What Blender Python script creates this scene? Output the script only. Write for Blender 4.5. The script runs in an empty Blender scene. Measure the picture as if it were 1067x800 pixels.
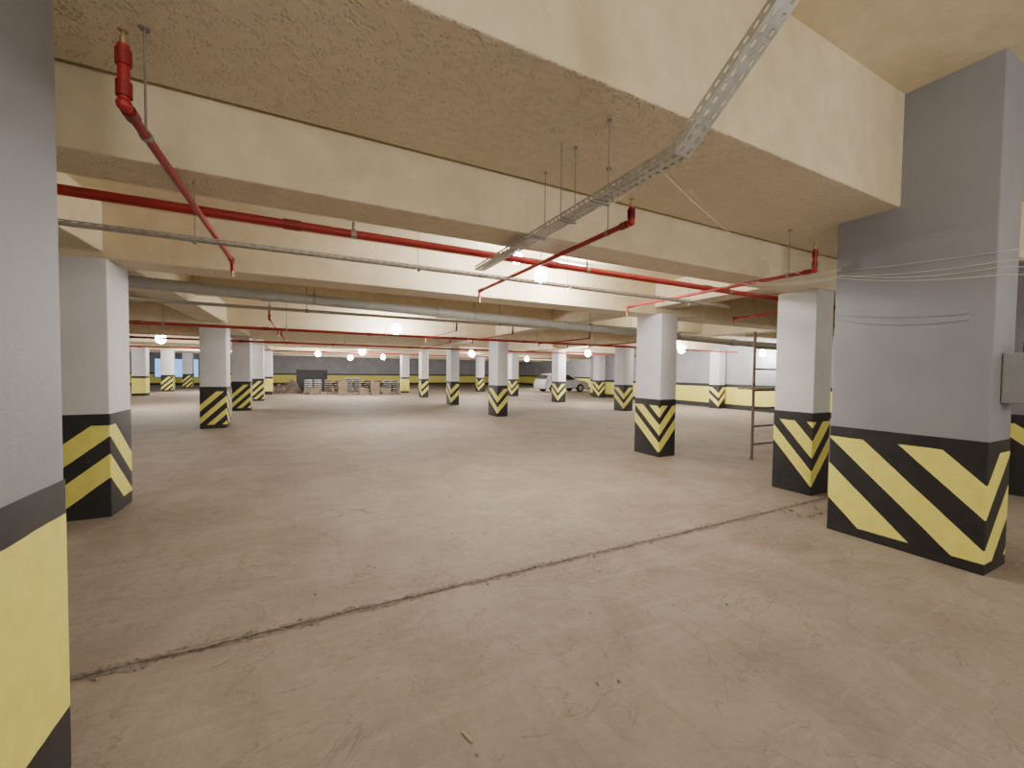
import bpy, bmesh, math, random
from mathutils import Vector, Matrix
random.seed(7)
col = bpy.context.scene.collection
R = math.radians
H = 1.6
# ---------------------------------------------------------------- helpers
def box(bm, x0, x1, y0, y1, z0, z1, bev=0.0):
    vs = [bm.verts.new(p) for p in ((x0,y0,z0),(x1,y0,z0),(x1,y1,z0),(x0,y1,z0),(x0,y0,z1),(x1,y0,z1),(x1,y1,z1),(x0,y1,z1))]
    fs = [bm.faces.new([vs[i] for i in f]) for f in ((0,3,2,1),(4,5,6,7),(0,1,5,4),(1,2,6,5),(2,3,7,6),(3,0,4,7))]
    if bev > 0:
        es = list({e for f in fs for e in f.edges})
        bmesh.ops.bevel(bm, geom=es, offset=bev, segments=2, affect='EDGES', profile=0.5)
def vbox(bm, x0, x1, y0, y1, z0, z1, bev=0.012):
    "box with only the upright edges rounded"
    vs = [bm.verts.new(p) for p in ((x0,y0,z0),(x1,y0,z0),(x1,y1,z0),(x0,y1,z0),(x0,y0,z1),(x1,y0,z1),(x1,y1,z1),(x0,y1,z1))]
    for f in ((0,3,2,1),(4,5,6,7),(0,1,5,4),(1,2,6,5),(2,3,7,6),(3,0,4,7)):
        bm.faces.new([vs[i] for i in f])
    es = [e for e in bm.edges if abs(e.verts[0].co.z-e.verts[1].co.z) > 1e-4 and e.verts[0] in vs]
    bmesh.ops.bevel(bm, geom=es, offset=bev, segments=3, affect='EDGES', profile=0.5)
def tube(bm, p, q, r, seg=14, r2=None, caps=True):
    p, q = Vector(p), Vector(q); d = q-p
    if d.length < 1e-6: return
    m = Matrix.Translation((p+q)/2) @ d.to_track_quat('Z', 'Y').to_matrix().to_4x4()
    bmesh.ops.create_cone(bm, cap_ends=caps, segments=seg, radius1=r, radius2=r if r2 is None else r2, depth=d.length, matrix=m)
def ball(bm, c, r, sc=(1,1,1), u=16, v=10):
    m = Matrix.Translation(c) @ Matrix.Diagonal((sc[0], sc[1], sc[2], 1))
    bmesh.ops.create_uvsphere(bm, u_segments=u, v_segments=v, radius=r, matrix=m)
def path(bm, pts, r, seg=8):
    for a, b in zip(pts[:-1], pts[1:]): tube(bm, a, b, r, seg)
    for a in pts[1:-1]: ball(bm, a, r, u=seg, v=6)
def obj(name, bm, mat, parent=None, smooth=False):
    me = bpy.data.meshes.new(name)
    bmesh.ops.recalc_face_normals(bm, faces=bm.faces)
    bm.to_mesh(me); bm.free()
    if isinstance(mat, (list, tuple)):
        for m in mat: me.materials.append(m)
    else: me.materials.append(mat)
    if smooth:
        for p in me.polygons: p.use_smooth = True
        try: me.set_sharp_from_angle(angle=R(40))
        except Exception: pass
    o = bpy.data.objects.new(name, me); col.objects.link(o)
    if parent: o.parent = parent
    return o
def tag(o, label, cat, group=None, kind=None):
    o['label'] = label; o['category'] = cat
    if group: o['group'] = group
    if kind: o['kind'] = kind
    return o
def thing(name, label, cat, loc=(0,0,0), rz=0, group=None):
    o = bpy.data.objects.new(name, None); col.objects.link(o)
    o.location = loc; o.rotation_euler = (0,0,rz); o.empty_display_size = .1
    return tag(o, label, cat, group)
def struct(name, bm, mat, label, cat):
    return tag(obj(name, bm, mat), label, cat, kind='structure')
B = bmesh.new
# ---------------------------------------------------------------- materials
class NT:
    def __init__(s, name):
        s.m = bpy.data.materials.new(name); s.m.use_nodes = True
        s.t = s.m.node_tree; s.b = s.t.nodes['Principled BSDF']; s.tc = s.t.nodes.new('ShaderNodeTexCoord')
    def n(s, t, **k):
        x = s.t.nodes.new(t)
        for a, b in k.items(): setattr(x, a, b)
        return x
    def l(s, a, b): s.t.links.new(a, b)
    def val(s, sock, v):
        if isinstance(v, bpy.types.NodeSocket): s.l(v, sock)
        else: sock.default_value = v
    def math(s, op, a, b=None, c=None):
        x = s.n('ShaderNodeMath', operation=op); s.val(x.inputs[0], a)
        if b is not None: s.val(x.inputs[1], b)
        if c is not None: s.val(x.inputs[2], c)
        return x.outputs[0]
    def noise(s, scale, detail=4, rough=.55, vec=None, dist=0):
        x = s.n('ShaderNodeTexNoise'); x.inputs['Scale'].default_value = scale
        x.inputs['Detail'].default_value = detail; x.inputs['Roughness'].default_value = rough
        x.inputs['Distortion'].default_value = dist
        s.l(vec if vec is not None else s.tc.outputs['Object'], x.inputs['Vector']); return x.outputs['Fac']
    def ramp(s, f, stops):
        x = s.n('ShaderNodeValToRGB'); e = x.color_ramp.elements
        while len(e) < len(stops): e.new(.5)
        for k, (p, c) in enumerate(stops):
            e[k].position = p; e[k].color = (*c, 1) if len(c) == 3 else c
        s.l(f, x.inputs['Fac']); return x.outputs['Color']
    def mix(s, f, a, b, mode='MIX'):
        x = s.n('ShaderNodeMix', data_type='RGBA', blend_type=mode)
        s.val(x.inputs[0], f)
        for sock, v in ((x.inputs[6], a), (x.inputs[7], b)):
            if isinstance(v, tuple): sock.default_value = (*v, 1)
            else: s.l(v, sock)
        return x.outputs[2]
    def bump(s, h, st, dist=.01):
        x = s.n('ShaderNodeBump'); x.inputs['Strength'].default_value = st; x.inputs['Distance'].default_value = dist
        s.l(h, x.inputs['Height']); s.l(x.outputs['Normal'], s.b.inputs['Normal'])
    def fin(s, c, rough=.6, metal=0):
        if isinstance(c, tuple): s.b.inputs['Base Color'].default_value = (*c, 1)
        else: s.l(c, s.b.inputs['Base Color'])
        s.b.inputs['Roughness'].default_value = rough; s.b.inputs['Metallic'].default_value = metal
        return s.m
def plain(name, c, rough=.6, metal=0, var=.12, scale=8, bump=0, bscale=60):
    k = NT(name); n = k.noise(scale)
    lo = tuple(max(0, v*(1-var)) for v in c); hi = tuple(min(1, v*(1+var)) for v in c)
    if bump: k.bump(k.noise(bscale, 3), bump)
    return k.fin(k.ramp(n, [(.3, lo), (.7, hi)]), rough, metal)
def glow(name, c, s):
    k = NT(name); k.b.inputs['Emission Color'].default_value = (*c, 1); k.b.inputs['Emission Strength'].default_value = s
    return k.fin(c, .4)
def cream(name, stucco):
    k = NT(name); a = k.noise(.9, 6, .6); b = k.noise(5, 6, .65)
    if stucco == 1: st = [(.3, (.66,.58,.45)), (.55, (.71,.63,.495)), (.75, (.75,.675,.54))]
    else: st = [(.3, (.63,.54,.365)), (.55, (.70,.61,.43)), (.75, (.75,.67,.49))]
    c = k.ramp(a, st)
    c = k.mix(.10 if stucco else .25, c, k.ramp(b, [(.35, (.48,.39,.25)), (.65, (.82,.73,.53))]))
    if stucco:
        v = k.n('ShaderNodeTexVoronoi'); v.inputs['Scale'].default_value = 48; k.l(k.tc.outputs['Object'], v.inputs['Vector'])
        h = k.math('MULTIPLY', k.ramp(v.outputs['Distance'], [(.12, (1,1,1)), (.6, (0,0,0))]), k.ramp(k.noise(14, 5), [(.42, (0,0,0)), (.55, (1,1,1))]))
        k.bump(k.math('ADD', h, k.math('MULTIPLY', k.noise(80, 3), .5)), .8, .013)
    else: k.bump(k.noise(24, 5, .6), .4, .01)
    return k.fin(c, .75)
M = {}
M['cream'] = cream('cream_paint', 0); M['stucco'] = cream('cream_stucco', 1)
def greypaint(name, c):
    k = NT(name); a = k.noise(1.6, 6, .6); b = k.noise(30, 4)
    cc = k.ramp(a, [(.3, tuple(v*.9 for v in c)), (.7, tuple(v*1.08 for v in c))])
    k.bump(b, .3, .006); return k.fin(cc, .6)
M['grey'] = greypaint('grey_paint_shaded', (.25,.255,.285)); M['pale'] = greypaint('grey_paint_lit', (.64,.64,.665))  # one column paint, its shaded and lit tones put into two colours
def striped(name, vx, vy, off, iv, zlo, zhi):
    k = NT(name); s = k.n('ShaderNodeSeparateXYZ'); k.l(k.tc.outputs['Object'], s.inputs[0])
    n = k.noise(5, 3); wob = k.math('MULTIPLY', k.math('SUBTRACT', n, .5), .016)
    z = k.math('ADD', s.outputs['Z'], wob)
    msk = k.math('MULTIPLY', k.math('LESS_THAN', z, zhi), k.math('GREATER_THAN', z, zlo))
    if iv:
        t = k.math('ADD', k.math('ADD', z, k.math('MULTIPLY', s.outputs['X'], vx)), k.math('MULTIPLY', s.outputs['Y'], vy))
        t = k.math('ADD', t, off); acc = None
        for a, b in iv:
            q = k.math('MULTIPLY', k.math('GREATER_THAN', t, a), k.math('LESS_THAN', t, b))
            acc = q if acc is None else k.math('ADD', acc, q)
        msk = k.math('MULTIPLY', msk, acc)
    g = k.noise(9, 5, .65)
    yel = k.ramp(g, [(.3, (.74,.68,.14)), (.7, (.84,.78,.20))])
    blk = k.ramp(g, [(.3, (.009,.009,.011)), (.75, (.024,.023,.025))])
    k.bump(k.noise(35, 4), .15, .005)
    return k.fin(k.mix(msk, blk, yel), .5)
k = NT('floor_concrete')
a = k.noise(.35, 8, .62, dist=.6); b = k.noise(1.3, 10, .72, dist=.6); c = k.noise(18, 8, .75)
base = k.ramp(a, [(.32, (.235,.188,.152)), (.5, (.28,.228,.187)), (.7, (.33,.272,.226))])
base = k.mix(.38, base, k.ramp(b, [(.38, (.18,.142,.113)), (.5, (.28,.228,.187)), (.62, (.38,.32,.27))]))
base = k.mix(.10, base, k.ramp(c, [(.38, (.12,.098,.078)), (.6, (.40,.35,.29))]))
mp = k.n('ShaderNodeMapping'); mp.inputs['Scale'].default_value = (.25, 2.6, 1); mp.inputs['Rotation'].default_value = (0,0,R(28))
k.l(k.tc.outputs['Object'], mp.inputs['Vector'])
st = k.noise(3, 8, .75, vec=mp.outputs[0], dist=1.2)
base = k.mix(k.ramp(st, [(.52, (0,0,0)), (.72, (.35,.35,.35))]), base, (.43,.375,.32))
mp2 = k.n('ShaderNodeMapping'); mp2.inputs['Scale'].default_value = (3.0, .3, 1); mp2.inputs['Rotation'].default_value = (0,0,R(12))
k.l(k.tc.outputs['Object'], mp2.inputs['Vector'])
st2 = k.noise(2.4, 8, .75, vec=mp2.outputs[0], dist=.8)
base = k.mix(k.ramp(st2, [(.54, (0,0,0)), (.70, (.32,.32,.32))]), base, (.15,.122,.098))
mp3 = k.n('ShaderNodeMapping'); mp3.inputs['Scale'].default_value = (1, 12, 1); mp3.inputs['Rotation'].default_value = (0,0,R(-40))
k.l(k.tc.outputs['Object'], mp3.inputs['Vector'])
sc = k.noise(4, 4, .6, vec=mp3.outputs[0], dist=.5)
base = k.mix(k.ramp(sc, [(.63, (0,0,0)), (.70, (.22,.22,.22))]), base, (.46,.40,.345))
vo = k.n('ShaderNodeTexVoronoi'); vo.inputs['Scale'].default_value = 1.7; k.l(k.tc.outputs['Object'], vo.inputs['Vector'])
base = k.mix(k.ramp(vo.outputs['Distance'], [(.0, (.8,.8,.8)), (.03, (.5,.5,.5)), (.06, (0,0,0))]), base, (.09,.073,.06))
wn = k.noise(.7, 5, .6, dist=2.5)
base = k.mix(k.ramp(wn, [(.494, (0,0,0)), (.5, (.45,.45,.45)), (.506, (0,0,0))]), base, (.11,.09,.072))
big = k.noise(.55, 8, .75, dist=2)
base = k.mix(k.ramp(big, [(.52, (0,0,0)), (.66, (.30,.30,.30))]), base, (.14,.112,.09))
k.bump(k.math('ADD', c, k.math('MULTIPLY', b, 2)), .4, .01)
M['floor'] = k.fin(base, .8)
M['crack'] = plain('crack_dark', (.10,.080,.064), .95, var=.6, scale=25, bump=.5)
M['joint_edge'] = plain('joint_edge', (.205,.168,.137), .9, var=.5, scale=26, bump=1, bscale=40)
M['red'] = plain('red_pipe_paint', (.31,.014,.018), .42, var=.15)
M['redd'] = plain('red_coupling', (.22,.011,.012), .4, var=.2)
M['galv'] = plain('galvanised_steel', (.50,.51,.50), .42, .6, var=.18, scale=20)
M['galvd'] = plain('dull_galvanised_steel', (.34,.34,.32), .55, .4, var=.18, scale=20)
M['steel'] = plain('rod_steel', (.30,.29,.27), .5, .6)
M['pvc'] = plain('grey_pvc', (.34,.34,.31), .45, var=.1)
M['brass'] = plain('brass', (.45,.34,.18), .45, .8)
M['white'] = plain('white_plastic', (.75,.75,.73), .4, var=.05)
M['conduit'] = plain('grey_conduit', (.40,.39,.35), .5, var=.05)
M['cable'] = plain('pale_cable', (.62,.60,.55), .5)
M['dcable'] = plain('dark_cable', (.14,.14,.15), .5)
M['bulb'] = glow('bulb_glow', (1,.985,.96), 200); M['tube'] = glow('tube_glow', (1,.97,.9), 70)
M['sky'] = glow('daylight_pane', (.22,.48,1.0), 1.5)
M['frame'] = plain('window_frame', (.2,.2,.22), .5)
M['rust'] = plain('weathered_scaffold', (.17,.12,.09), .7, .2, var=.35, scale=12)
M['wood'] = plain('raw_plank', (.36,.28,.19), .75, var=.3, scale=10)
M['sack'] = plain('paper_sack', (.20,.195,.19), .8, var=.5, bump=.4, bscale=30)
M['sack2'] = plain('brown_sack', (.13,.10,.08), .8, var=.4, bump=.4, bscale=30)
M['card'] = plain('cardboard', (.20,.15,.105), .8, var=.2)
M['tarp'] = plain('brown_tarp', (.09,.065,.052), .75, var=.5, scale=3, bump=.6, bscale=12)
M['panel'] = plain('black_formwork', (.03,.03,.034), .8, var=.4)
M['car'] = plain('pale_car_paint', (.50,.51,.53), .25, .0, var=.03)
M['glass'] = plain('dark_glass', (.03,.035,.04), .08)
M['tyre'] = plain('tyre_rubber', (.015,.015,.015), .8)
M['boxgrey'] = plain('grey_box_plastic', (.29,.295,.31), .45, var=.06)
M['stone'] = plain('rubble_stone', (.26,.215,.175), .9, var=.5, scale=30)
def wallmat(name, band):
    k = NT(name); s = k.n('ShaderNodeSeparateXYZ'); k.l(k.tc.outputs['Object'], s.inputs[0]); z = s.outputs['Z']
    n = k.noise(1.2, 5)
    g = k.ramp(n, [(.3, (.27,.27,.295)), (.7, (.34,.34,.36))])
    if band:
        c1 = k.mix(k.math('LESS_THAN', z, 1.14), g, (.02,.02,.022)); c1 = k.mix(k.math('LESS_THAN', z, 1.0), c1, (.76,.69,.15))
        g = k.mix(k.math('LESS_THAN', z, .22), c1, (.02,.02,.022))
    k.bump(k.noise(20, 4), .15, .005); return k.fin(g, .6)
M['wall'] = wallmat('banded_wall', True)
# ---------------------------------------------------------------- the setting
bm = B(); box(bm, -18, 26, -9, 47, -.25, 0)
floor = struct('floor', bm, M['floor'], 'dusty beige concrete floor of the car park', 'floor')
JY = 2.82
def strip(w0, w1, z, x0, x1, step, amp, seed):
    rnd = random.Random(seed); bm = B(); prev = None; x = x0; dr = 0
    while x < x1:
        dr = dr*.8 + rnd.uniform(-amp, amp)
        c = JY + .006*math.sin(x*1.3) + dr; w = rnd.uniform(w0, w1)
        if rnd.random() < .12: w *= 1.4
        a = bm.verts.new((x, c-w/2, z)); b = bm.verts.new((x, c+w/2, z))
        if prev: bm.faces.new((prev[0], a, b, prev[1]))
        prev = (a, b); x += step*rnd.uniform(.5, 1.5)
    return bm
obj('joint_edge', strip(.045, .11, .0015, -4, 16, .03, .008, 3), M['joint_edge'], floor)
obj('expansion_joint', strip(.010, .032, .003, -4, 16, .02, .005, 4), M['crack'], floor)
SZ = 3.3; BZ = 2.73; FZ = 4.16
bm = B(); box(bm, -18, 26, -9, 1.8, FZ, FZ+.25)
ceiling = struct('ceiling', bm, M['cream'], 'cream stuccoed concrete ceiling with deep beams', 'ceiling')
def beam(x0, x1, y0, y1, z0, z1, m='cream'):
    bm = B(); box(bm, x0, x1, y0, y1, z0, z1, .012)
    o = obj('beam', bm, [M['cream'], M['stucco']], ceiling)     # stippled underside, smoother painted sides
    for p in o.data.polygons:
        if p.normal.z < -.9: p.material_index = 1
bm = B(); box(bm, -18, 26, 2.93, 47, SZ, SZ+.25); obj('slab', bm, M['cream'], ceiling)
beam(-18, 26, 1.77, 2.92, 3.15, FZ+.2)
beam(-18, 26, 2.95, 3.36, BZ, SZ+.2)
beam(5.3, 26, 1.25, 1.765, 3.86, FZ+.1)
for y0, w in ((5.75,.5),(13.1,.55),(18.3,.5),(23.7,.5),(29.1,.5),(34.5,.5),(40,.5)):
    beam(-18, 26, y0, y0+w, BZ, SZ+.1)
for y0 in (9.4, 15.8, 21, 26.4, 31.8):
    beam(-18, 26, y0, y0+.3, 2.98, SZ+.1)
for x0, x1, z in ((-2.45,-1.9,2.80),(5.95,6.4,2.86),(11.9,12.4,2.86),(-8.6,-8.0,2.86)):
    beam(x0, x1, 3.37, 46, z, SZ+.1)
def wall(name, x0, x1, y0, y1, label, z1=SZ+.3, m='wall'):
    bm = B(); box(bm, x0, x1, y0, y1, 0, z1); struct(name, bm, M[m], label, 'wall')
wall('wall_right', 17.4, 17.7, -9, 22.5, 'grey right wall with yellow band and black borders', FZ+.2)
wall('wall_recess', 17.7, 24.2, 22.2, 22.5, 'short grey wall returning behind the yellow banded wall')
wall('wall_far_right', 24, 24.3, 22.5, 46, 'far right grey wall behind the parked car')
wall('wall_left', -16.3, -16, -9, 46, 'grey left wall with yellow band', FZ+.2)
bm = B()
box(bm, -16, -12.0, 46, 46.3, 0, SZ+.3); box(bm, -12.0, -8.8, 46, 46.3, 0, .7); box(bm, -12.0, -8.8, 46, 46.3, 2.4, SZ+.3)
box(bm, -8.8, 24.3, 46, 46.3, 0, SZ+.3)
struct('wall_back', bm, M['wall'], 'far back grey wall of the car park with yellow band', 'wall')
bm = B()
for x in (-12.0, -10.95, -9.9, -8.86): box(bm, x, x+.06, 45.98, 46.06, .7, 2.4)
box(bm, -12.0, -8.8, 45.98, 46.06, .7, .76); box(bm, -12.0, -8.8, 45.98, 46.06, 2.34, 2.4)
w = struct('window_1', bm, M['frame'], 'bright bluish daylight window in the far left back wall', 'window')
bm = B(); box(bm, -12.0, -8.8, 46.1, 46.12, .7, 2.4); obj('pane', bm, M['sky'], w)
# ---------------------------------------------------------------- columns
VI = [(.10,.32),(.50,.72)]
AI = [(-.60,-.46),(-.29,-.13),(.04,.20),(.37,.53),(.70,.86),(1.03,1.2)]
def column(x0, x1, y0, y1, top, kind, label, group=None, paint='pale', bh=1.1, iv=None, kx=1.0, ky=.8, zlo=.1, zhi=None):
    cx, cy = (x0+x1)/2, (y0+y1)/2; hx, hy = (x1-x0)/2, (y1-y0)/2
    t = thing('column', label, 'column', (cx, cy, 0), group=group)
    bm = B(); vbox(bm, -hx, hx, -hy, hy, bh, top); obj('shaft', bm, M[paint], t, True)
    zhi = zhi or bh-.12
    if kind == 'V': m = striped('stripes', -kx, -ky, -(kx*hx+ky*hy), iv or VI, zlo, zhi)
    elif kind == 'A': m = striped('stripes', -kx, ky, kx*hx+ky*hy, iv or AI, zlo, zhi)
    else: m = striped('stripes', 0, 0, 0, None, zlo, zhi)
    e = .004; bm = B(); vbox(bm, -hx-e, hx+e, -hy-e, hy+e, 0, bh); obj('painted_band', bm, m, t, True)
    return t
column(-1.45, -.85, 1.2, 2.2, FZ, 'S', 'grey column at the left edge with a plain yellow band', paint='grey', bh=1.157, zlo=.25, zhi=1.025)
column(4.86, 5.36, 1.16, 2.26, FZ, 'V', 'large dark grey column with bold downward chevrons and electrical box', paint='grey', bh=1.08, iv=[(-.70,-.34),(-.08,.20),(.45,.73)], kx=1.0, ky=.95, zlo=.09, zhi=.975)
column(8.6, 9.2, 1.0, 2.0, 3.15, 'V', 'column mostly hidden behind the large grey column', paint='grey')
g1 = 'columns of the middle right row'; g2 = 'columns of the left row'; g3 = 'columns of the second right row'; g4 = 'columns of the far left row'
column(5.95, 6.36, 2.97, 3.47, BZ, 'V', 'pale column with chevrons just behind the large dark grey column', g1, iv=[(.12,.33),(.50,.73),(.90,1.12)], kx=1.1, ky=1.15)
column(5.98, 6.40, 5.6, 6.25, BZ, 'V', 'pale column with chevrons standing alone right of centre', g1, iv=[(.08,.28),(.42,.62),(.76,.93)], kx=1.1, ky=.85)
column(6.0, 6.4, 13.0, 13.8, BZ, 'V', 'pale chevron column standing near the middle of the photo', g1, kx=1.1, ky=.6)
column(6.0, 6.4, 18.2, 18.9, BZ, 'V', 'pale striped column next left behind the central chevron column', g1)
column(6.0, 6.4, 23.6, 24.3, BZ, 'V', 'slim striped column, fourth back in the central row', g1)
column(6.0, 6.5, 29.1, 29.8, BZ, 'S', 'far column with plain yellow band beside the sack piles', g1, zlo=.12)
column(-2.5, -1.87, 5.75, 6.33, BZ, 'A', 'pale column with upward chevrons beside the left edge column', g2, iv=[(.42,.67),(.86,1.10)], kx=.85, ky=.9, zlo=.13)
column(-2.5, -1.92, 13.1, 13.75, BZ, 'A', 'pale striped column, second in the left row', g2)
column(-2.5, -1.92, 18.2, 18.8, BZ, 'A', 'pale striped column, third in the left row', g2)
column(-2.5, -1.92, 23.4, 24.0, BZ, 'A', 'pale striped column, fourth in the left row', g2)
column(-2.5, -1.92, 29.0, 29.6, BZ, 'S', 'farthest visible column of the left row near brown heap', g2, zlo=.2)
column(11.8, 12.3, 13.0, 13.6, BZ, 'V', 'pale striped column just left of the lone right-of-centre column', g3)
column(11.8, 12.3, 18.0, 18.6, BZ, 'V', 'pale striped column standing before the parked car', g3)
column(11.8, 12.3, 23.4, 24.0, BZ, 'V', 'pale striped column right behind the central chevron column', g3)
column(11.8, 12.3, 29.1, 29.7, BZ, 'V', 'distant striped column left of the central chevron column', g3)
column(16.6, 17.1, 20.6, 21.2, BZ, 'V', 'pale striped column at the right end of the parked car', 'columns by the right wall')
column(16.95, 17.38, 12.4, 12.9, BZ, 'V', 'pale column against the yellow banded right wall', 'columns by the right wall')
column(-8.6, -8.0, 29.3, 29.9, BZ, 'S', 'far left yellow banded column, leftmost of three', g4, zlo=.15)
column(-8.6, -8.0, 34.3, 34.9, BZ, 'A', 'far left striped column, middle of three', g4)
column(-8.6, -8.0, 39.5, 40.1, BZ, 'A', 'far left striped column closest to the daylight window', g4)
# ---------------------------------------------------------------- sprinkler pipes
def main_pipe(y, z, x0, x1, r, label, hang_top, step=2.4):
    t = thing('sprinkler_main_pipe', label, 'pipe', (x0, y, z), group='red sprinkler main pipes')
    bm = B(); tube(bm, (0,0,0), (x1-x0,0,0), r, 20); obj('pipe', bm, M['red'], t, True)
    x = .9
    while x < x1-x0:
        bm = B(); tube(bm, (x-.06,0,0), (x+.06,0,0), r*1.2, 18); obj('coupling', bm, M['redd'], t, True)
        bm = B(); tube(bm, (x+.45,0,r), (x+.45,0,hang_top-z), .006, 8); tube(bm, (x+.43,0,0), (x+.47,0,0), r*1.12, 18)
        tube(bm, (x+.45,0,r), (x+.45,0,r+.06), .014, 8); obj('hanger', bm, M['steel'], t, True); x += step
    return t
main_pipe(3.65, H+1.125, -3.4, 10, .034, 'long red sprinkler pipe running across the whole photo under the beams', SZ)
main_pipe(11.6, H+.97, -9, 17, .036, 'second red sprinkler pipe farther back under the ceiling', SZ)
main_pipe(17.4, H+.97, -12, 17, .036, 'third red sprinkler pipe deep in the car park', SZ, 3)
main_pipe(25.2, H+.97, -12, 17, .036, 'farthest red sprinkler pipe near the rear piles', SZ, 4)
def branch(name_lab, x, y0, y1, z0, z1, top, hx=0, hy=.25, htop=SZ, grp='red sprinkler branch pipes'):
    "pipe along the bay with an upright sprinkler at the near end and a pendent one at the far end"
    t = thing('sprinkler_branch_pipe', name_lab, 'pipe', (x, y0, z0), group=grp); L = y1-y0; dz = z1-z0; r = .02
    bm = B(); tube(bm, (0,0,0), (0,L,dz), r, 14); ball(bm, (0,0,0), r*1.35); ball(bm, (0,L,dz), r*1.35); tube(bm, (0,L,dz), (0,L,dz-.10), r*.95)
    tube(bm, (0,0,0), (0,0,top-z0), r*1.0, 14); obj('pipe', bm, M['red'], t, True)
    zt = top-z0
    for p, q in (((0,0,.03),(0,0,.09)), ((0,0,zt-.08),(0,0,zt-.02)), ((0,.04,0),(0,.10,0)), ((0,L-.10,dz),(0,L-.03,dz))):
        bm = B(); tube(bm, p, q, r*1.35, 14); obj('coupling', bm, M['redd'], t, True)
    bm = B(); tube(bm, (0,0,zt), (0,0,zt+.03), .012, 10); tube(bm, (0,0,zt+.03), (0,0,zt+.057), .004, 6); tube(bm, (0,0,zt+.055), (0,0,zt+.06), .018, 12)
    obj('sprinkler_head', bm, M['brass'], t, True)
    bm = B(); tube(bm, (0,L,dz-.10), (0,L,dz-.13), .012, 10); tube(bm, (0,L,dz-.13),(0,L,dz-.15),.004,6); tube(bm, (0,L,dz-.15), (0,L,dz-.145), .018, 12)
    obj('sprinkler_head', bm, M['brass'], t, True)
    bm = B(); z = dz*hy/L; tube(bm, (hx,hy,z), (hx,hy,htop-z0), .005, 8); tube(bm, (hx,hy-.012,z), (hx,hy+.012,z), r*1.3, 12)
    tube(bm, (hx,hy,htop-z0-.008), (hx,hy,htop-z0), .022, 10); obj('hanger', bm, M['steel'], t, True)
    return t
zb = H+1.065
branch('red sprinkler branch at upper left rising to an upright head', -.66, 2.22, 4.9, zb, zb, H+1.30, htop=3.15)
branch('red sprinkler branch ending right beside the perforated cable tray', 2.05, 2.22, 5.05, zb, zb, H+1.17, htop=3.15)
branch('red sprinkler branch in front of the large dark grey column', 4.62, 2.34, 5.05, zb, zb, H+1.28, htop=3.15)
branch('red sprinkler branch right of the lone chevron column', 7.25, 3.75, 5.05, zb, zb, H+1.3, hy=.9)
for n_, (x, lab) in enumerate(((-4.2,'far left'),(-.7,'left'),(3.4,'centre left'),(5.0,'centre'),(7.6,'centre right'),(9.9,'right'))):
    branch('thin red branch on the second sprinkler pipe, %s one of six' % lab, x, 9.9, 12.9, H+1.03, H+1.03, H+1.3)
for n_, (x, lab) in enumerate(((-.7,'leftmost'),(4.7,'middle'),(9.9,'rightmost'))):
    branch('thin red branch on the third sprinkler pipe, %s of three' % lab, x, 14.4, 18.0, H+1.035, H+1.035, H+1.3)
# drain pipe
t = thing('drain_pipe', 'thick grey drain pipe sloping across under the second beam', 'pipe', (-4.5, 6.9, 0))
zA, zE = H+1.15, H+.76
def dz(x): return zA+(zE-zA)*x/17.5
bm = B(); tube(bm, (0,0,dz(0)), (17.5,0,dz(17.5)), .078, 22); obj('pipe', bm, M['pvc'], t, True)
for x in (1.4, 4.0, 6.6, 9.2, 11.8, 14.4):
    bm = B(); tube(bm, (x-.09,0,dz(x-.09)), (x+.09,0,dz(x+.09)), .092, 22); obj('coupling', bm, M['pvc'], t, True)
    bm = B(); tube(bm, (x+.6,0,dz(x+.6)+.07), (x+.6,0,SZ), .006, 8); tube(bm, (x+.58,0,dz(x)), (x+.62,0,dz(x)), .088, 22); obj('hanger', bm, M['steel'], t, True)
t = thing('conduit_pipe', 'slim pale conduit running parallel behind the grey drain pipe', 'pipe', (-6, 8.6, H+1.09))
bm = B(); tube(bm, (0,0,0), (22,0,0), .03, 14); obj('pipe', bm, M['conduit'], t, True)
for x in (2, 6, 10, 14, 18):
    bm = B(); tube(bm, (x,0,.03), (x,0,SZ-H-1.09), .006, 8); tube(bm, (x-.02,0,0), (x+.02,0,0), .04, 14); obj('hanger', bm, M['steel'], t, True)
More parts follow.
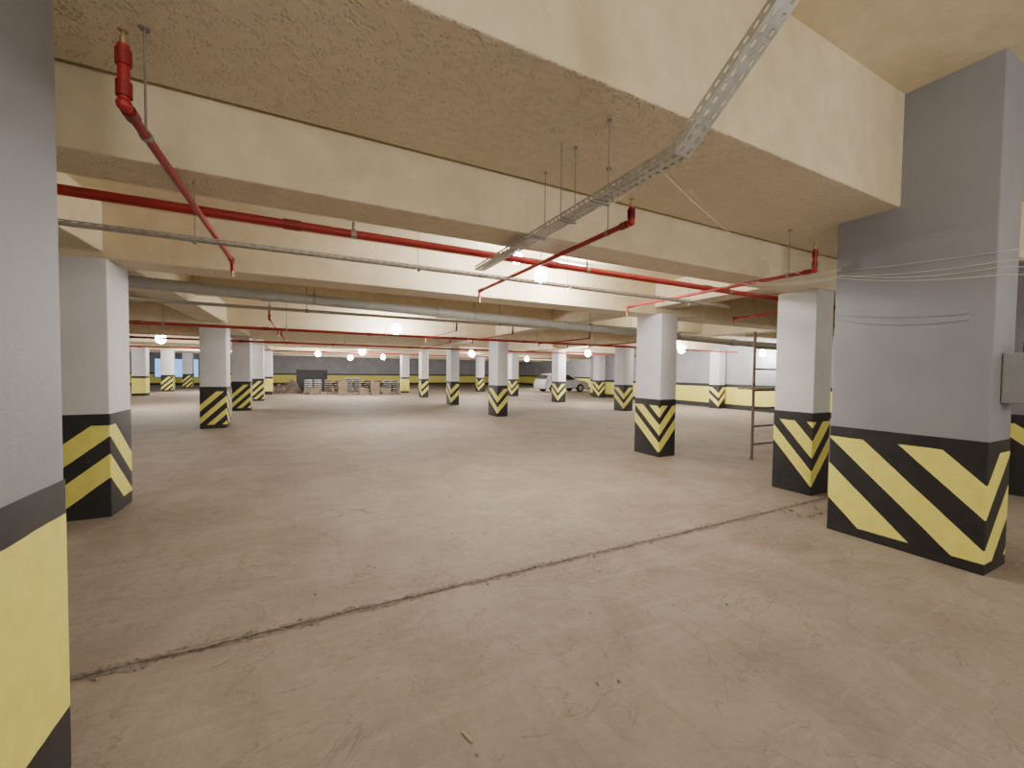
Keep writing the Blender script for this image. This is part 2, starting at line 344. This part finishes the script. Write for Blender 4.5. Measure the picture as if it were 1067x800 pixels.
# ---------------------------------------------------------------- perforated cable trays
def perf_strip(bm, o, u, v, L, W, cell, hl, hw, rows):
    o, u, v = Vector(o), Vector(u).normalized(), Vector(v).normalized(); n = max(1, int(L/cell)); c = L/n; rw = W/rows
    for i in range(n):
        for j in range(rows):
            a0, a1, b0, b1 = i*c, (i+1)*c, j*rw, (j+1)*rw; ac, bc = (a0+a1)/2, (b0+b1)/2
            P_ = lambda a, b: bm.verts.new(o+u*a+v*b)
            out = [(a0,b0),(a1,b0),(a1,b1),(a0,b1)]; inn = [(ac-hl/2,bc-hw/2),(ac+hl/2,bc-hw/2),(ac+hl/2,bc+hw/2),(ac-hl/2,bc+hw/2)]
            O = [P_(*q) for q in out]; I = [P_(*q) for q in inn]
            for q in range(4): bm.faces.new((O[q], O[(q+1)%4], I[(q+1)%4], I[q]))
def tray_section(parent, p, q, side, W=.10, hgt=.045, cell=.05, mat='galv'):
    p, q = Vector(p), Vector(q); u = (q-p); L = u.length; u.normalize(); s = Vector(side).normalized(); up = s.cross(u)
    if up.z < 0: up = -up
    bm = B(); perf_strip(bm, p - s*W/2, u, s, L, W, cell, cell*.5, W*.15, 2)
    for sg in (-1, 1):
        perf_strip(bm, p + s*W/2*sg, u, up, L, hgt, cell, cell*.5, hgt*.3, 1)
        a = p + s*W/2*sg + up*hgt; f = [bm.verts.new(x) for x in (a, a+u*L, a+u*L - s*sg*.012, a - s*sg*.012)]; bm.faces.new(f)
    bmesh.ops.remove_doubles(bm, verts=bm.verts, dist=.0003)
    o = obj('tray_section', bm, M[mat], parent)
    md = o.modifiers.new('thick', 'SOLIDIFY'); md.thickness = .0015
    return o
TX = 1.60; TZ = H+1.040
t = thing('cable_tray', 'perforated galvanised cable tray climbing toward the top right', 'cable tray', (TX, 0, 0))
S = (1,0,0)
pts = [(0,3.95,TZ),(0,1.40,TZ),(.06,1.02,TZ+.36),(.16,.55,TZ+.86),(.24,.12,FZ-.05)]
for a, b in zip(pts[:-1], pts[1:]): tray_section(t, a, b, S)
for y in (2.0, 2.35, 2.75):
    bm = B(); tube(bm, (.058,y,TZ-.012), (.058,y,3.15), .004, 8); tube(bm, (.058,y,3.14),(.058,y,3.15),.014,8)
    if y == 2.35: tube(bm, (-.058,y,TZ-.012), (-.058,y,3.15), .004, 8)
    box(bm, -.065, .065, y-.012, y+.012, TZ-.012, TZ-.002); obj('hanger', bm, M['steel'], t)
bm = B(); tube(bm, (.22,.25,FZ-.3), (.22,.25,FZ), .005, 8); obj('hanger', bm, M['steel'], t)
t = thing('cable_tray', 'slim galvanised cable tray running beside the long red pipe', 'cable tray', (-3.4, 4.05, 0))
TB = TZ-.035
tray_section(t, (0,0,TB), (9.1,0,TB), (0,1,0), W=.075, hgt=.03, cell=.07, mat='galvd')
for x in (.8, 2.6, 4.4, 6.2, 8.3):
    bm = B(); tube(bm, (x,.046,TB-.015), (x,.046,SZ), .004, 8); box(bm, x-.012, x+.012, -.045, .052, TB-.014, TB-.003); obj('hanger', bm, M['steel'], t)
def cable(name, label, pts, r, mat, sag=0, n=10, group='loose cables'):
    P_ = []
    for a, b in zip(pts[:-1], pts[1:]):
        a, b = Vector(a), Vector(b)
        for i in range(n):
            f = i/n; q = a.lerp(b, f); q.z -= sag*4*f*(1-f); P_.append(q)
    P_.append(Vector(pts[-1])); o0 = P_[0].copy()
    bm = B(); path(bm, [p-o0 for p in P_], r, 6); o = obj(name, bm, M[mat], None, True); o.location = o0; tag(o, label, 'cable', group)
for i, (za, zc, zd, sg, lab) in enumerate(((1.10,1.06,.98,.01,'uppermost'),(1.05,1.01,.86,.05,'second'),(1.03,1.00,.90,.03,'third'),(1.00,.98,.79,.035,'lowest'))):
    xx = 4.838-.02*i
    cable('cable', 'thin pale cable strung across the large dark grey column, %s of four' % lab,
          [(4.66-.1*i,2.9,H+za), (xx,2.2,H+zc), (xx,1.10,H+zd), (5.0,.7,H+zd+.05)], .0028, 'cable', sg)
cable('cable', 'thin dark line sagging across the large dark grey column, upper one', [(4.855,2.24,H+.62),(4.855,1.3,H+.52)], .002, 'dcable', .03)  # thin tubes drawing the dark drooping streaks across the column face
cable('cable', 'thin dark line sagging across the large dark grey column, lower one', [(4.855,2.24,H+.57),(4.855,1.3,H+.47)], .002, 'dcable', .05)
cable('wire', 'thin pale wire hanging from beam toward the dark grey column', [(2.42,2.3,3.14),(4.5,2.6,H+1.13),(4.82,2.2,H+1.08)], .0035, 'cable', .06)
cable('wire', 'thin pale wire dangling behind the perforated cable tray', [(2.40,2.35,3.148),(1.665,2.75,2.68)], .003, 'cable', .06)
# electrical box on the big column
t = thing('electrical_box', 'grey electrical box mounted on side of the large dark grey column', 'electrical box', (5.20, 1.158, 1.39))
bm = B(); box(bm, -.15, .15, -.17, 0, 0, .41, .012); obj('housing', bm, M['boxgrey'], t)
bm = B(); box(bm, -.14, .14, -.19, -.172, .01, .40, .006); d = obj('door', bm, M['boxgrey'], t)
bm = B(); tube(bm, (.10,-.195,.2), (.10,-.188,.2), .015, 12); obj('lock', bm, M['steel'], d)
bm = B(); tube(bm, (.0,-.09,.41), (.0,-.09,.50), .016, 12); obj('cable_gland', bm, M['dcable'], t, True)
# ---------------------------------------------------------------- lights
def lamp(loc, power, r=.1, c=(1,.94,.86)):
    l = bpy.data.lights.new('lamp', 'POINT'); l.energy = power; l.shadow_soft_size = r; l.color = c
    o = bpy.data.objects.new('lamp_light', l); col.objects.link(o); o.location = loc; return o
def bulb(x, y, z, top, label, power, r=.06):
    t = thing('hanging_bulb', label, 'light', (x, y, z), group='bare bulbs under the ceiling')
    bm = B(); tube(bm, (0,0,.10), (0,0,top-z), .006, 6); tube(bm, (0,0,top-z-.02),(0,0,top-z),.04,12); obj('cord', bm, M['dcable'], t, True)
    bm = B(); tube(bm, (0,0,.05), (0,0,.13), .024, 14); obj('socket', bm, M['white'], t, True)
    bm = B(); ball(bm, (0,0,0), r, (1,1,1.15)); obj('bulb', bm, M['bulb'], t, True)
    l = lamp((0,0,-r*1.3-.06), power, .05, (1,.96,.92)); l.parent = t
    return t
bulb(2.34, 12.2, 2.80, SZ, 'brightest bare bulb, left of the central chevron column', 240, .14)
bulb(2.8, 24.4, 2.64, SZ, 'bare bulb hanging above the rear sack piles', 250, .18)
bulb(-5.1, 20.4, 2.72, SZ, 'bare bulb glowing between the two leftmost column rows', 260, .17)
bulb(14.8, 12.7, 2.68, SZ, 'bare bulb right of the lone chevron column', 215, .16)
bulb(12.8, 16.8, 2.58, SZ, 'bare bulb above the parked car', 200, .15)
bulb(9.3, 24, 2.66, SZ, 'bare bulb in the distance near the central chevron column', 210, .16)
bulb(3.2, 36, 2.6, SZ, 'small distant bulb above the sack piles', 220, .2)
bulb(-6, 33, 2.6, SZ, 'small distant bulb by the far left columns', 210, .2)
bulb(20, 31, 2.6, SZ, 'distant bulb behind the parked car', 240, .2)
bulb(16.9, 10.4, 2.5, SZ, 'bulb glowing close to the yellow banded right wall', 80, .12)
bulb(14.6, 26.5, 2.55, SZ, 'distant bulb added just left of the parked car', 200, .16)  # extra bulb added to brighten the parked car
bulb(-12.5, 27, 2.6, SZ, 'bare bulb farthest left in the dark corner', 180, .18)
bulb(2.62, 4.43, 2.80, SZ, 'near bare bulb glowing between the red pipe and slim tray', 75, .08)
bulb(2.45, 4.75, 3.08, SZ, 'near bare bulb glowing just above the long red pipe', 60, .07)
bulb(7.5, 19.5, 2.5, SZ, 'small bulb just right of the central chevron column', 80, .14)
bulb(.6, 27.6, 2.55, SZ, 'small far bulb above the leftmost sack pallet', 100, .16)
bulb(5, 31, 2.55, SZ, 'small far bulb above the rightmost sack pallet', 100, .16)
def batten(x, y, L, label, power):
    t = thing('tube_light', label, 'light', (x, y, SZ), group='tube lights on the ceiling')
    bm = B(); box(bm, -L/2, L/2, -.05, .05, -.05, 0, .006); obj('housing', bm, M['white'], t)
    bm = B(); tube(bm, (-L/2+.04,0,-.075), (L/2-.04,0,-.075), .024, 12); obj('tube', bm, M['tube'], t, True)
    for s in (-1, 1):
        bm = B(); box(bm, s*(L/2-.02)-.015, s*(L/2-.02)+.015, -.02, .02, -.10, -.04); obj('end_cap', bm, M['white'], t)
    l = lamp((0,0,-.3), power, .12, (1,.93,.82)); l.parent = t
batten(3.6, 5.2, .7, 'glowing tube light behind the long red pipe near centre', 100)
batten(-4.5, 8, .9, 'tube light above the bay left of the left row', 90)
batten(9.5, 8, .9, 'tube light above the bay behind the lone chevron column', 95)
# lamps in the part of the garage behind the camera
for (x, y, p) in ((-.6,-2.2,170),(3.0,-2.6,220),(8.5,-1.4,110)): lamp((x, y, 2.75), p, .5, (1,.94,.84))
# ---------------------------------------------------------------- scaffold frame
t = thing('scaffold_frame', 'weathered ladder-like scaffold frame with plank behind the chevron column', 'scaffold', (7.48, 4.75, 0))
for x, h in ((0, 2.4), (1.1, 2.2)):
    bm = B(); tube(bm, (x,0,0), (x,0,h), .024, 10); tube(bm, (x,0,0),(x,0,.015),.04,10); obj('upright', bm, M['rust'], t, True)
for z in (.28, .62, .96, 1.3, 1.7, 2.1):
    bm = B(); tube(bm, (0,0,z), (1.1,0,z), .018, 10); obj('rung', bm, M['rust'], t, True)
bm = B(); box(bm, -.26, 1.3, -.12, .14, 1.320, 1.354, .004); obj('plank', bm, M['wood'], t)
# ---------------------------------------------------------------- rear piles
def pallet_mesh(w=1.1, d=.9):
    bm = B()
    for i in range(6): box(bm, -w/2+i*(w-.1)/5, -w/2+i*(w-.1)/5+.1, -d/2, d/2, .12, .14)
    for y in (-d/2, -.05, d/2-.1): box(bm, -w/2, w/2, y, y+.1, .095, .12)
    for y in (-d/2, -.05, d/2-.1):
        for x in (-w/2, -.05, w/2-.1): box(bm, x, x+.1, y, y+.1, .0, .095)
    return bm
def sack_mesh(m, L=.52, W=.40, T=.13):
    bm = B(); bmesh.ops.create_grid(bm, x_segments=8, y_segments=6, size=.5)
    for v in bm.verts:
        x, y = v.co.x*2, v.co.y*2; f = max(0, (1-abs(x)**4))*max(0, (1-abs(y)**4))
        v.co = Vector((x*L/2, y*W/2, T/2+f**.5*T/2))
    g = bmesh.ops.duplicate(bm, geom=bm.faces[:])
    for e in g['geom']:
        if isinstance(e, bmesh.types.BMVert): e.co.z = T-e.co.z
    bmesh.ops.remove_doubles(bm, verts=bm.verts, dist=.001)
    return obj('sack', bm, M[m], None, True)
sk = sack_mesh('sack'); sb = sack_mesh('sack2'); used = {0: False, 1: False}
pal = None
for pi, (px, py, nz, kind, lab) in enumerate(((.35,29.2,6,0,'leftmost'),(1.52,28.9,6,1,'second from left'),(2.7,28.5,7,0,'third from left'),(3.88,28.3,6,1,'fourth from left'),(5.05,28.1,6,0,'rightmost'))):
    if pal is None:
        pal = obj('pallet', pallet_mesh(), M['wood']); o = pal
    else: o = pal.copy(); col.objects.link(o)
    o.location = (px, py, 0); tag(o, 'wooden pallet under sacks by the far wall, %s of five' % lab, 'pallet', 'pallets of sacks')
    for z in range(nz):
        for ix in (-1, 1):
            for iy in (-1, 1):
                if z == nz-1 and (ix*iy == (1 if pi % 2 else -1)): continue
                src = (sk, sb)[kind]
                if not used[kind]: s_ = src; used[kind] = True
                else: s_ = src.copy(); col.objects.link(s_)
                s_.location = (px+ix*.275, py+iy*.215, .141+z*.1305)
                s_.rotation_euler = (0,0,random.uniform(-.03,.03))
                tag(s_, 'filled %s sack stacked on the %s pallet' % (('grey','dark brown')[kind], lab), 'sack', 'sacks on the %s pallet' % lab)
for i, (x, y, z, a) in enumerate(((2.0,27.6,0,.1),(2.0,27.6,.415,-.05),(3.2,27.3,0,.2),(3.9,27.2,0,.1),(4.6,27.1,0,-.1),(3.9,27.2,.415,.05),(.4,28.2,0,.1))):
    t = thing('cardboard_box', 'brown cardboard box among the materials stacked far back', 'box', (x, y, z+.001), a, 'cardboard boxes far back')
    bm = B(); box(bm, -.25, .25, -.2, .2, 0, .41, .006); obj('carton', bm, M['card'], t)
    bm = B(); box(bm, -.25, .25, -.025, .025, .4105, .4125); obj('tape', bm, M['wood'], t)
for i in range(6):
    t = thing('formwork_panel', 'black ribbed panel leaning in the dark stack behind sacks', 'panel', (.2+.05*i, 31.3+i*.12, 0), group='black panels behind the sacks')
    bm = B(); box(bm, -.85, .85, 0, .03, 0, 1.55); obj('sheet', bm, M['panel'], t)
    bm = B()
    for x in (-.83, 0, .78): box(bm, x, x+.05, -.03, 0, 0, 1.55)
    for z in (0, 1.50): box(bm, -.83, .83, -.03, 0, z, z+.05)
    obj('rib_frame', bm, M['panel'], t)
bm = B(); bmesh.ops.create_grid(bm, x_segments=28, y_segments=20, size=1)
rn = random.Random(5)
for v in bm.verts:
    x, y = v.co.x, v.co.y; f = max(0, 1-(x*x)**1.5)*max(0, 1-(y*y)**1.5)
    z = f*(.62+.2*math.sin(5*x+2*y)+.12*math.sin(11*x-7*y)) + rn.uniform(-.02,.03)*f
    v.co = Vector((x*.85, y*.7, max(0, z)))
o = obj('tarpaulin_heap', bm, M['tarp'], None, True); o.location = (-1.1, 30.4, .0); tag(o, 'brown tarpaulin covered heap beside the far sacks', 'heap')
# ---------------------------------------------------------------- parked car
t = thing('car', 'pale silver hatchback parked far back right of centre', 'car', (18.7, 28.0, 0), rz=0)
prof = [(-2.1,.28),(-2.15,.6),(-2.05,.88),(-1.95,1.0),(-1.6,1.38),(-1.2,1.47),(-.2,1.49),(.3,1.42),(1.0,1.0),(1.75,.88),(2.08,.72),(2.15,.45),(2.1,.25)]
def wh(cx): return [(cx+.36*math.cos(a), .32+.36*math.sin(a)) for a in [R(x) for x in range(-8, 190, 18)]]
prof2 = prof + wh(1.3) + wh(-1.3)
wid = lambda x, z: .86 if z < .95 else .86-(z-.95)*.42
bm = B()
a = [bm.verts.new((x, -wid(x,z), z)) for x, z in prof2]; b = [bm.verts.new((x, wid(x,z), z)) for x, z in prof2]
bm.faces.new(a); bm.faces.new(list(reversed(b))); n = len(prof2)
for i in range(n): bm.faces.new((a[i], b[i], b[(i+1)%n], a[(i+1)%n]))
bmesh.ops.triangulate(bm, faces=bm.faces[:]); obj('body', bm, M['car'], t)
for s in (-1, 1):
    for q in ([(-1.55,1.02),(-1.35,1.36),(-.55,1.41),(-.55,1.0)], [(-.47,1.0),(-.47,1.41),(.22,1.37),(.85,.99)]):
        bm = B(); vs = [bm.verts.new((x, s*(wid(x,z)+.006), z)) for x, z in q]; bm.faces.new(vs)
        obj('side_window', bm, M['glass'], t)
    for x in (-1.3, 1.3):
        bm = B(); tube(bm, (x, s*.68, .32), (x, s*.87, .32), .32, 28); w = obj('wheel', bm, M['tyre'], t, True)
        bm = B(); tube(bm, (x, s*.871, .32), (x, s*.885, .32), .20, 20); obj('hubcap', bm, M['galv'], w, True)
    bm = B(); box(bm, 1.98, 2.13, s*.7-.12, s*.7+.12, .62, .76, .02); obj('headlight', bm, M['white'], t)
    bm = B(); ball(bm, (.75, s*.95, 1.02), .09, (.7,1,.7)); obj('mirror', bm, M['car'], t, True)
bm = B(); vs = [bm.verts.new(p) for p in ((.34,-.60,1.405),(.34,.60,1.405),(.99,.76,1.015),(.99,-.76,1.015))]; bm.faces.new(vs)
bmesh.ops.translate(bm, verts=bm.verts, vec=(.012,0,.012)); obj('windshield', bm, M['glass'], t)
bm = B(); vs = [bm.verts.new(p) for p in ((-1.64,-.62,1.36),(-1.64,.62,1.36),(-1.93,.76,1.03),(-1.93,-.76,1.03))]; bm.faces.new(vs)
bmesh.ops.translate(bm, verts=bm.verts, vec=(-.012,0,.012)); obj('rear_window', bm, M['glass'], t)
# ---------------------------------------------------------------- rubble on the floor
def stone(x, y, s, label, group):
    bm = B(); bmesh.ops.create_icosphere(bm, subdivisions=2, radius=s)
    for v in bm.verts:
        v.co *= random.uniform(.75, 1.15); v.co.z = max(v.co.z*.55, -s*.25)
    o = obj('stone_chip', bm, M['stone']); o.location = (x, y, s*.24+.001); o.rotation_euler = (0,0,random.uniform(0,6)); tag(o, label, 'stone', group)
for i in range(110):
    x = -1.0 + i*.06 + random.uniform(-.1,.1)
    stone(x, JY+random.uniform(-.065,.065), random.uniform(.004,.013), 'small concrete chip lying along the floor joint', 'chips along the floor joint')
for i in range(14):
    stone(5.0+random.uniform(-.15,.7), 2.62+random.uniform(-.12,.14), random.uniform(.01,.026), 'crumbled concrete lump at the foot of the large dark column', 'rubble by the large column')
for i in range(34):
    y = random.uniform(1.5, 7.5); x = random.uniform(-.7, 3.4)+.2*y
    if abs(y-JY) < .15 or (x > 4.5 and y < 4): continue
    stone(x, y, random.uniform(.005,.013), 'stray concrete chip lying alone on the open floor', 'stray chips on the open floor')
for i, (x, y, a) in enumerate(((-.42,2.62,.5),(.62,1.62,1.9))):
    bm = B(); box(bm, -.035, .035, -.007, .007, 0, .006, .002); o = obj('wood_splinter', bm, M['wood']); o.location = (x, y, .001); o.rotation_euler = (0,0,a)
    tag(o, ('pale wood splinter just before the floor joint at left','short wood splinter on the floor at bottom centre')[i], 'splinter')
# ---------------------------------------------------------------- world and camera
w = bpy.data.worlds.new('world'); bpy.context.scene.world = w; w.use_nodes = True
w.node_tree.nodes['Background'].inputs[0].default_value = (1,.94,.86,1); w.node_tree.nodes['Background'].inputs[1].default_value = .8
cam = bpy.data.cameras.new('camera'); co = bpy.data.objects.new('camera', cam); col.objects.link(co)
cam.sensor_width = 36; cam.lens = 423/1067*36; cam.clip_start = .05; cam.clip_end = 200
Mx = Matrix.Rotation(R(-26.8), 4, 'Z') @ Matrix.Rotation(R(90-1.76), 4, 'X') @ Matrix.Rotation(R(.7), 4, 'Z')
co.matrix_world = Matrix.Translation((0,0,H)) @ Mx
bpy.context.scene.camera = co
